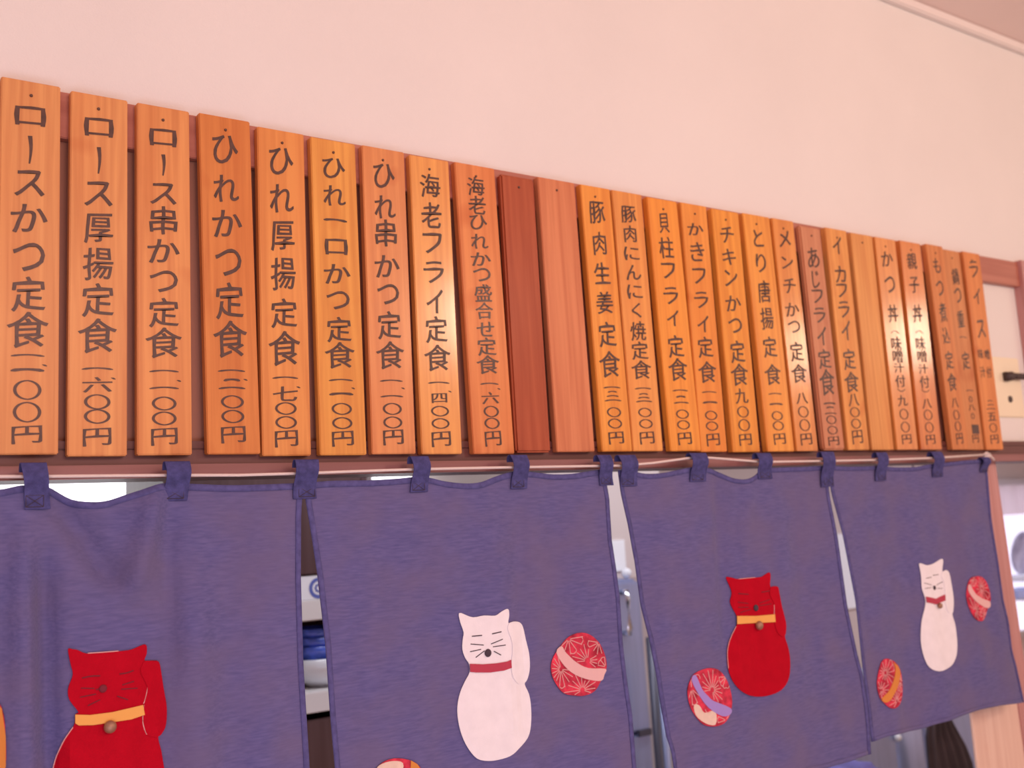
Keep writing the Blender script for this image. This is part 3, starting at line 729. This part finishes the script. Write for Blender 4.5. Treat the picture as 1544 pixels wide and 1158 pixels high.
# large red cat on the first panel
cat(nor1, M_red, M_yel, M_redthread, (0, 880), 4.165,
 [(425,412),(455,412),(485,416),(540,438),(640,432),(800,418),(855,400),(900,382),(918,392),(918,440),(905,482),(950,482),(994,490),(1010,560),(1025,660),(1044,780),(1040,880),(1020,930),(990,962),(1010,1050),(1028,1158),(1050,1250),(1040,1370),(980,1480),(880,1560),(720,1585),(560,1565),(430,1500),(340,1400),(310,1280),(330,1158),(350,1080),(400,980),(462,890),(470,822),(490,805),(440,740),(424,690),(430,640),(455,570),(440,500)],
 [(905,486),(950,484),(992,492),(1008,560),(1023,660),(1042,780),(1038,880),(1018,930),(985,960),(925,950),(903,900),(895,830),(905,740),(922,650),(880,560),(885,520)],
 [(468,820),(560,823),(700,805),(800,782),(893,760),(904,822),(820,850),(700,868),(580,886),(490,888),(468,875)],
 [[(512,592),(570,580),(625,578)], [(748,566),(790,560),(835,545)]],
 [[(505,655),(590,657)], [(500,712),(600,692)], [(548,765),(625,728)], [(765,635),(838,612)], [(758,662),(860,655)], [(733,705),(800,728)], [(600,665),(650,650)]],
 (643,658,0.0060), (683,895,0.0095), [[(330,1158),(352,1080),(400,980),(455,900)], [(903,760),(893,850),(900,900),(918,945)], [(925,650),(910,720),(898,752)], [(548,436),(640,430),(740,422)]], nose_m=M_redthread)
cat(nor1, M_wfelt, M_crim, M_thread, (400, 860), 3.86,
 [(1122,254),(1135,248),(1150,254),(1205,273),(1270,262),(1335,263),(1370,240),(1408,224),(1415,262),(1410,305),(1440,297),(1475,302),(1495,330),(1510,400),(1530,480),(1535,560),(1525,620),(1505,660),(1530,720),(1542,800),(1541,900),(1522,975),(1470,1038),(1420,1080),(1350,1102),(1290,1108),(1230,1095),(1180,1040),(1140,960),(1118,870),(1114,790),(1130,710),(1158,645),(1185,592),(1182,545),(1160,510),(1143,460),(1145,400),(1150,360),(1130,300)],
 [(1412,308),(1440,299),(1473,304),(1493,332),(1508,400),(1527,480),(1532,560),(1522,620),(1500,655),(1460,655),(1432,610),(1426,540),(1432,470),(1428,410),(1405,345)],
 [(1183,543),(1260,546),(1340,540),(1400,530),(1422,520),(1426,566),(1380,582),(1300,593),(1220,593),(1185,590)],
 [[(1198,383),(1255,378)], [(1315,369),(1368,357)]],
 [[(1190,428),(1265,434)], [(1187,473),(1250,459)], [(1220,506),(1270,468)], [(1308,428),(1376,400)], [(1320,444),(1393,434)], [(1325,470),(1366,492)]],
 (1290,480,0.0075), None, None)
cat(nor2, M_red, M_yel, M_redthread, (800, 860), 3.86,
 [(1133,40),(1165,42),(1200,50),(1260,43),(1330,40),(1355,28),(1382,12),(1392,30),(1390,95),(1430,93),(1442,130),(1455,200),(1470,260),(1482,320),(1475,385),(1495,450),(1506,530),(1500,620),(1470,680),(1420,715),(1350,733),(1280,730),(1220,700),(1170,640),(1145,570),(1139,480),(1155,400),(1195,318),(1195,268),(1170,220),(1156,180),(1166,130),(1147,78)],
 [(1392,98),(1430,95),(1440,130),(1453,200),(1468,260),(1480,320),(1472,382),(1440,375),(1418,330),(1412,270),(1412,200),(1385,140)],
 [(1193,265),(1300,265),(1412,255),(1416,300),(1300,306),(1193,312)],
 [[(1203,135),(1262,139)], [(1338,127),(1390,118)]],
 [[(1200,185),(1260,192)], [(1203,215),(1262,214)], [(1215,245),(1275,228)], [(1325,190),(1385,170)], [(1325,205),(1395,195)]],
 (1305,218,0.0075), (1315,320,0.010), [[(1145,570),(1139,480),(1155,400),(1190,325)], [(1412,200),(1412,255)], [(1205,50),(1300,41)]], nose_m=M_thread)
cat(nor2, M_wfelt, M_crim, M_thread, (1150, 680), 3.86,
 [(905,658),(920,655),(950,665),(985,657),(1010,642),(1035,628),(1045,640),(1040,700),(1060,693),(1078,706),(1090,760),(1105,850),(1105,920),(1098,950),(1115,1010),(1124,1080),(1127,1130),(1122,1190),(1100,1240),(1070,1265),(1020,1282),(965,1258),(935,1200),(918,1130),(915,1060),(922,980),(942,895),(938,850),(922,800),(918,740),(912,695)],
 [(1042,702),(1060,695),(1076,707),(1088,760),(1102,850),(1102,918),(1094,945),(1070,935),(1055,880),(1053,820),(1045,760),(1030,725)],
 [(941,847),(1000,860),(1053,835),(1054,870),(1000,893),(946,880)],
 [[(945,741),(975,734)], [(985,724),(1016,719)]],
 [[(935,768),(975,780)], [(938,800),(975,795)], [(1005,780),(1040,762)], [(1008,800),(1040,800)]],
 (992,796,0.0060), (1015,900,0.0075), None, tw=0.0014)

# ---- balls
ball([(290,362),(350,380),(400,430),(430,500),(438,560),(425,600),(405,640),(370,700),(310,728),(250,728),(190,715),(150,670),(120,610),(115,550),(130,500),(170,440),(220,385)],
 [(172,440),(192,470),(210,490),(260,535),(330,568),(429,572),(422,605),(405,641),(330,635),(250,605),(190,555),(143,478)], M_pink,
 [(325,525,0.050,18), (170,575,0.036,16), (295,695,0.042,16), (215,400,0.030,12), (390,420,0.026,12), (430,560,0.02,10)], nor1, (800, 860), 3.86)
ball([(1020,570),(1080,575),(1120,610),(1150,670),(1168,760),(1155,840),(1120,890),(1060,908),(1000,895),(950,840),(920,780),(908,700),(925,640),(950,600)],
 [(953,608),(990,690),(1025,730),(1060,760),(1155,800),(1156,835),(1110,848),(1030,800),(970,720),(930,638)], M_lilac,
 [(1050,695,0.048,18), (930,690,0.034,14), (1130,620,0.024,12), (1130,870,0.026,12)], nor2, (800, 860), 3.86, extra=[(945,782),(975,785),(1005,828),(1055,815),(1075,840),(1068,898),(1010,888),(955,842)])
ball([(1220,733),(1270,733),(1305,780),(1322,860),(1300,930),(1280,985),(1240,982),(1205,930),(1182,860),(1185,790),(1200,750)],
 [(1196,775),(1230,830),(1270,858),(1316,878),(1306,915),(1250,888),(1215,855),(1189,810)], M_pink, [(1268,800,0.040,14), (1230,930,0.040,14), (1215,745,0.02,10), (1285,960,0.024,10)], nor2, (1150, 680), 3.86)
ball([(700,525),(745,522),(790,560),(812,640),(812,740),(790,795),(750,808),(710,780),(680,740),(665,670),(675,590)],
 [(760,540),(785,562),(798,600),(790,660),(765,720),(735,765),(705,772),(690,752),(725,715),(750,670),(768,610),(770,570)], M_oran, [(712,600,0.040,14), (780,765,0.036,14), (690,700,0.03,12), (800,650,0.026,12)], nor2, (1150, 860), 3.886)
ball([(565,1160),(580,1147),(600,1143),(622,1148),(635,1160),(646,1185),(640,1215),(615,1236),(580,1232),(560,1208),(556,1182)],
 [(618,1146),(628,1152),(634,1162),(624,1235),(605,1238),(616,1190)], M_oran, [(590,1200,0.03,12)], nor1, (0, 0), 1.0, extra=[(566,1160),(575,1151),(592,1147),(606,1150),(604,1166),(590,1180),(568,1182)])
ball([(-70,1100),(-50,1062),(-20,1048),(2,1066),(8,1110),(7,1160),(-10,1196),(-45,1190),(-68,1150)],
 [(-15,1050),(2,1068),(8,1110),(8,1155),(-8,1190),(-3,1110)], M_oran, [(-40,1110,0.03,12)], nor1, (0, 0), 1.0)

# ------------------------------------------------------------------ the kitchen behind
M_pane = mat('daylit_pane', (0.9, 0.9, 0.95), 0.2, emit=(0.95, 0.95, 1.0), estr=2.2)
M_frame = mat('window_frame_paint', (0.55, 0.50, 0.50), 0.5)
M_pane2 = mat('frosted_pane', (0.8, 0.8, 0.9), 0.3, emit=(0.82, 0.80, 1.0), estr=0.95)
def window(n, x0, x1, z0, z1, nm, M_pane=M_pane):
    w_ = empty('window_%d' % n, ((x0+x1)/2, 1.98, z0)); w_['kind'] = 'structure'
    bm = nb()
    for a in ((x0-.04, x0, z0, z1), (x1, x1+.04, z0, z1), (x0-.04, x1+.04, z0-.04, z0), (x0-.04, x1+.04, z1, z1+.04)):
        box(bm, a[0], a[1], 1.95, 2.0, a[2], a[3])
    link('window_frame', bm, M_frame, w_, w_.location)
    for k in range(nm):
        xa = x0+(x1-x0)*k/nm; xb = x0+(x1-x0)*(k+1)/nm
        boxo('pane', xa, xb-0.004, 1.985, 1.995, z0, z1, M_pane, w_)
window(1, W(-60, 740, 2.0).x, W(229, 740, 2.0).x, Z0-0.6, Z0+0.35, 1)
window(2, W(553, 740, 2.0).x, W(776, 720, 2.0).x, Z0-0.5, Z0+0.3, 1)

# tall dark cupboard seen through the first slit
def shelf_z(y, x=475, Y=1.2): return W(x, y, Y).z
cx0, cx1 = W(246, 735, 1.2).x, W(500, 735, 1.2).x+0.12
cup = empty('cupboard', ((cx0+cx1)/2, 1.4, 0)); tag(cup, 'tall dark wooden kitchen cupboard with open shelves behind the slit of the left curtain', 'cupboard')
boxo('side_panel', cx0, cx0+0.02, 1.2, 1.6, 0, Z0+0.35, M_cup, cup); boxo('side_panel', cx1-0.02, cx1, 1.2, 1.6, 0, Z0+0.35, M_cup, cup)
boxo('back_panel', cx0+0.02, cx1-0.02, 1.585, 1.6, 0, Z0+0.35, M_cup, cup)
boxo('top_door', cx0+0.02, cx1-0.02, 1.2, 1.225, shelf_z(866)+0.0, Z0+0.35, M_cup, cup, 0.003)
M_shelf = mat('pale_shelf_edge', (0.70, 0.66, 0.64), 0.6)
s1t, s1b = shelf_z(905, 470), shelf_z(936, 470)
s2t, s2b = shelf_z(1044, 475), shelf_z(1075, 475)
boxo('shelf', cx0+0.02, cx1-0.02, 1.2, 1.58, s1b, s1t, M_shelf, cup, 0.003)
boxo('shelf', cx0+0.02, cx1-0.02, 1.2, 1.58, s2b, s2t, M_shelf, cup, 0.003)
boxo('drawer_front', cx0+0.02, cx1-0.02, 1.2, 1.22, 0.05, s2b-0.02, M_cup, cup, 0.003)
# white box with a blue round emblem
bx0, bx1 = W(448, 890, 1.205).x, W(492, 890, 1.205).x
bxo = empty('carton', ((bx0+bx1)/2, 1.24, s1t)); tag(bxo, 'small white carton with a round blue emblem on the upper cupboard shelf', 'box')
boxo('carton_body', bx0, bx1, 1.205, 1.30, s1t+0.0005, shelf_z(868, 470), M_white, bxo, 0.001)
bm = nb(); e = W(475, 887, 1.204); R_ = 0.031
def ringy(bm, cx, cz, y, r0, r1, n=32):
    a = [bm.verts.new((cx+r0*math.cos(2*math.pi*k/n), y, cz+r0*math.sin(2*math.pi*k/n))) for k in range(n)]
    b = [bm.verts.new((cx+r1*math.cos(2*math.pi*k/n), y, cz+r1*math.sin(2*math.pi*k/n))) for k in range(n)]
    for k in range(n): bm.faces.new((a[k], a[(k+1) % n], b[(k+1) % n], b[k]))
ringy(bm, e.x+0.012, e.z, 1.2043, 0.020, R_)
for a in range(8):
    an = a*math.pi/4; c2 = (e.x+0.012+0.010*math.cos(an), e.z+0.010*math.sin(an)); ringy(bm, c2[0], c2[1], 1.2042, 0.0005, 0.0042, 8)
link('emblem', bm, mat('emblem_blue', (0.10, 0.13, 0.42), 0.5), bxo, bxo.location)
# blue bowls above a white bowl
def bowl(name, cx, cyy, z, r, h, m, rim=None):
    bm = nb(); prof = [(r*0.42, z), (r*0.45, z+h*0.08), (r*0.7, z+h*0.25), (r*0.9, z+h*0.6), (r, z+h), (r*0.96, z+h), (r*0.86, z+h*0.6), (r*0.6, z+h*0.3), (0.001, z+h*0.2)]
    lathe(bm, cx, cyy, prof, 36); return link(name, bm, m, None, Vector((cx, cyy, z)), True)
bc = W(484, 1000, 1.32)
wb = bowl('serving_bowl', bc.x, 1.32, s2t, 0.105, 0.088, mat('white_porcelain', (0.72, 0.74, 0.78), 0.2, coat=0.5)); tag(wb, 'white porcelain bowl on the lower cupboard shelf under blue bowls', 'bowl')
M_blue = mat('cobalt_glaze', (0.06, 0.11, 0.55), 0.25, coat=0.5, noise=0.4, nscale=30)
zz = s2t+0.062
for k in range(3):
    b_ = bowl('rice_bowl', bc.x, 1.32, zz+0.026*k, 0.095-0.003*k, 0.062, M_blue)
    tag(b_, ['blue glazed bowl nested directly in the white bowl, lowest of three', 'blue glazed bowl, middle of the three stacked blue bowls', 'blue glazed bowl topmost in the stack on the cupboard shelf'][k], 'bowl', 'blue bowls stacked in the cupboard')

# steel refrigerator with notice above, seen through the middle gap
fx0, fx1 = W(918, 880, 1.2).x, W(975, 1000, 1.2).x
ftop = W(945, 874, 1.2).z
fr = empty('refrigerator', ((fx0+fx1)/2, 1.5, 0)); tag(fr, 'tall stainless steel kitchen refrigerator seen between the two blue curtains', 'refrigerator')
boxo('cabinet', fx0-0.3, fx1, 1.225, 1.85, 0.02, ftop, M_steel, fr, 0.006)
boxo('door', fx0-0.3, fx1-0.004, 1.2, 1.222, W(985, 1098, 1.2).z, ftop-0.01, M_steel, fr, 0.005)
boxo('lower_door', fx0-0.3, fx1-0.004, 1.2, 1.222, 0.12, W(985, 1104, 1.2).z, M_steel, fr, 0.005)
hd0, hd1 = W(942, 893, 1.18), W(946, 955, 1.18)
bm = nb(); hx = (hd0.x+hd1.x)/2
tube(bm, [(hx, 1.2, hd0.z), (hx, 1.17, hd0.z), (hx, 1.165, hd0.z-0.02), (hx, 1.165, hd1.z+0.02), (hx, 1.17, hd1.z), (hx, 1.2, hd1.z)], 0.010, 12)
dn = [o_ for o_ in fr.children if o_.name.startswith('door')][0]
link('handle', bm, M_chrome, dn, fr.location, True)
boxo('hinge', fx1-0.07, fx1-0.01, 1.186, 1.2, W(975, 1108, 1.2).z, W(975, 1098, 1.2).z, M_darksteel, fr, 0.002)
# wall column above / behind the fridge
col = setting('wall_kitchen_column', W(780, 800, 1.25).x, W(1000, 800, 1.3).x, 1.30, 2.0, ftop+0.001, Z0+0.5, M_kwall)
nt_ = W(932, 838, 1.295)
pn = boxo('notice', nt_.x-0.075, nt_.x+0.035, 1.294, 1.2995, W(932, 861, 1.295).z, W(925, 815, 1.295).z, M_paper); tag(pn, 'white paper notice on the wall above the steel refrigerator', 'notice')
bm = nb(); kz = W(945, 868, 1.24); lathe(bm, kz.x, 1.32, [(0.05, ftop+0.001), (0.055, ftop+0.02), (0.05, ftop+0.05), (0.03, ftop+0.062), (0.001, ftop+0.065)], 24)
kn = link('lidded_jar', bm, M_white, None, Vector((kz.x, 1.26, ftop)), True)
bpy.data.objects.remove(kn)
bm = nb(); bmesh.ops.create_uvsphere(bm, u_segments=20, v_segments=12, radius=0.019, matrix=Matrix.Translation((W(945,869,1.26).x, 1.26, ftop+0.0195)))
kn = link('white_ball_ornament', bm, M_white, None, Vector((kz.x, 1.26, ftop)), True); tag(kn, 'small round white ornament standing on top of the steel refrigerator', 'ornament')

# dark service pipes beside the fridge
for k, (px_, mm) in enumerate([(983, M_darksteel), (993, M_steel)]):
    x_ = W(px_, 1000, 1.1).x; bm = nb(); tube(bm, [(x_, 1.1, 0.0), (x_, 1.1, ftop-0.2-0.1*k)], 0.016, 12)
    o = link('pipe', bm, mm, None, Vector((x_, 1.1, 0)), True); tag(o, ['dark vertical pipe right beside the steel refrigerator', 'bright steel pipe, right-hand one of two beside the refrigerator'][k], 'pipe', 'pipes beside the refrigerator')

# white notice seen through the right slit
a, b = W(1255, 806, 1.98), W(1296, 916, 1.98)
pn2 = boxo('poster', a.x-0.05, b.x+0.10, 1.985, 1.9995, b.z, a.z, mat('bright_poster', (0.93, 0.93, 0.96), 0.7)); tag(pn2, 'large white sheet on the kitchen wall behind the right slit', 'poster')

# steel worktop equipment under the right panel
sx0, sx1 = W(1285, 1120, 1.0).x, W(1351, 1120, 1.0).x
ztp = W(1340, 1085, 1.0).z
pane_ = boxo('steel_cabinet', sx0-0.2, sx1, 1.0, 1.6, 0.001, Z0-0.80, M_steel, bev=0.004); tag(pane_, 'flat steel cabinet visible under the hem of the right curtain', 'cabinet')
sp_ = boxo('steel_panel', W(1396, 1120, 1.3).x, W(1480, 1120, 1.3).x+0.3, 1.3, 1.34, 0.001, Z0-0.72, M_steel, bev=0.004); tag(sp_, 'narrow steel panel glimpsed between the dark apron and the pale partition board', 'panel')
bm = nb(); c_ = W(1354, 1112, 0.985); bmesh.ops.create_uvsphere(bm, u_segments=16, v_segments=10, radius=0.014, matrix=Matrix.Translation(c_))  # white bead in place of the highlight on a hook
k_ = link('hook_glint', bm, M_white, pane_, pane_.location, True)
cc = W(1378, 1130, 1.0)
bm = nb(); lathe(bm, cc.x+0.02, 1.1, [(0.11, 0.001), (0.11, Z0-0.88), (0.10, Z0-0.87), (0.02, Z0-0.86)], 40)
pot = link('steel_cylinder', bm, M_steel, None, Vector((cc.x+0.02, 1.1, 0)), True); tag(pot, 'tall shiny steel cylinder below the right curtain hem', 'cylinder')
# dark hanging cloth
a = W(1398, 1100, 0.7); b = W(1462, 1150, 0.7); bm = nb(); n = 26
rows = [(W(1430, yy_, 0.7).z, l, r) for yy_, l, r in ((1050, .35, .50), (1080, .10, .60), (1105, .0, .76), (1130, -.02, .93), (1160, -.03, 1.06), (1260, -.05, 1.15))]
ztop_ap = rows[0][0]
G = []
for z, l, r in rows:
    G.append([bm.verts.new((a.x+(b.x-a.x)*(l+(r-l)*i/n), 0.7+0.012*math.sin(i*1.1), z)) for i in range(n+1)])
for j in range(len(rows)-1):
    for i in range(n): bm.faces.new((G[j][i], G[j+1][i], G[j+1][i+1], G[j][i+1]))
r = bmesh.ops.extrude_face_region(bm, geom=bm.faces[:]); bmesh.ops.translate(bm, verts=[v for v in r['geom'] if isinstance(v, bmesh.types.BMVert)], vec=(0, 0.006, 0))
bmesh.ops.recalc_face_normals(bm, faces=bm.faces)
ap = link('apron', bm, mat('dark_apron_cloth', (0.045, 0.032, 0.038), 0.9, noise=0.3, nscale=10), None, Vector((a.x, 0.7, Z0-1.3)), True); tag(ap, 'dark hanging apron beside the pale partition board', 'apron')
hk = W(1430, 1085, 0.7); bm = nb(); tube(bm, [(a.x+(b.x-a.x)*0.42, 0.703, ztop_ap-0.002), (a.x+(b.x-a.x)*0.42, 0.703, Z0+0.5)], 0.003, 6)
link('hanging_strap', bm, M_thread, ap, ap.location)
# blue bundle at the hem of the third panel
bb = W(1275, 1175, 0.55); bm = nb(); bmesh.ops.create_icosphere(bm, subdivisions=4, radius=1.0)
for v in bm.verts:
    k = 1+0.10*math.sin(v.co.x*7+v.co.z*5)+0.06*math.sin(v.co.z*13+v.co.y*6)
    v.co = Vector((bb.x+v.co.x*0.13*k, 0.55+v.co.y*0.10*k, bb.z-0.005+v.co.z*0.055*k))
bun = link('cloth_bundle', bm, mat('violet_blue_cloth', (0.16, 0.14, 0.42), 0.8, noise=0.3, nscale=12), None, Vector((bb.x, 0.55, bb.z-0.07)), True); tag(bun, 'crumpled violet-blue cloth bundle below the third curtain panel', 'cloth')
wt = boxo('work_table', bb.x-0.35, bb.x+0.3, 0.42, 0.70, bb.z-0.105, bb.z-0.07, M_steel, bev=0.003); tag(wt, 'narrow steel work table under the blue cloth bundle', 'table')
for lx_ in (bb.x-0.33, bb.x+0.27):
    for ly in (0.44, 0.67): boxo('leg', lx_, lx_+0.02, ly, ly+0.02, 0, bb.z-0.105, M_steel, wt)

# opening right of the post: bright window with a net curtain and blue things on its sill
xw0 = W(1503, 800, 1.9).x
wz1 = W(1525, 732, 1.98).z
window(3, xw0-0.1, xw0+1.6, W(1541, 950, 1.98).z, wz1, 1, M_pane2)
bm = nb(); n = 40; x0 = xw0-0.05; zt_ = wz1-0.0; zb_ = W(1525, 776, 1.9).z
F_ = [[bm.verts.new((x0+1.3*i/n, 1.9+0.018*math.sin(i*1.3), z)) for i in range(n+1)] for z in (zt_, (zt_+zb_)/2, zb_)]
for j in range(2):
    for i in range(n): bm.faces.new((F_[j][i], F_[j+1][i], F_[j+1][i+1], F_[j][i+1]))
cu_ = link('cafe_curtain', bm, mat('net_cotton', (0.78, 0.66, 0.66), 0.9, transl=0.5), None, Vector((x0, 1.9, zb_)), True); tag(cu_, 'short pale gathered window curtain right of the wooden door post', 'curtain')
def plate_up(x, y, r, Yd, m, name, label, tilt=0.15):
    p = W(x, y, Yd); bm = nb()
    lathe(bm, 0, 0, [(r*0.5, 0), (r*0.7, 0.006), (r, 0.02), (r*0.98, 0.024), (r*0.68, 0.010), (0.001, 0.008)], 36)
    bmesh.ops.rotate(bm, verts=bm.verts, cent=(0, 0, 0), matrix=Matrix.Rotation(math.pi/2+tilt, 3, 'X'))
    bmesh.ops.translate(bm, verts=bm.verts, vec=p)
    o = link(name, bm, m, None, p, True); tag(o, label, 'plate'); return o
sill_z = W(1535, 868, 1.85).z
M_bw = mat('blue_white_glaze', (0.50, 0.52, 0.92), 0.3, coat=0.2, noise=0.45, nscale=14)
plate_up(1537, 833, 0.13, 1.82, M_bw, 'patterned_plate', 'blue and white patterned plate standing upright right of the door post')
sh = boxo('wall_shelf', xw0+0.0, xw0+1.4, 1.74, 1.95, sill_z-0.03, sill_z, M_white, bev=0.003); tag(sh, 'white shelf crossing the bright window right of the post', 'shelf')
p = W(1539, 896, 1.78); q = W(1535, 950, 1.78)
sh2 = boxo('lower_shelf', xw0+0.0, xw0+1.4, 1.70, 1.95, W(1538, 905, 1.7).z-0.02, W(1538, 905, 1.7).z, M_white, bev=0.003); tag(sh2, 'second white shelf below the patterned plate', 'shelf')
bt = boxo('tissue_box', p.x-0.10, p.x+0.14, 1.74, 1.86, W(1538, 905, 1.7).z+0.0005, W(1538, 888, 1.78).z, mat('pale_blue_card', (0.42, 0.50, 0.85), 0.5), bev=0.004); tag(bt, 'pale blue box on the shelf below the patterned plate', 'box')
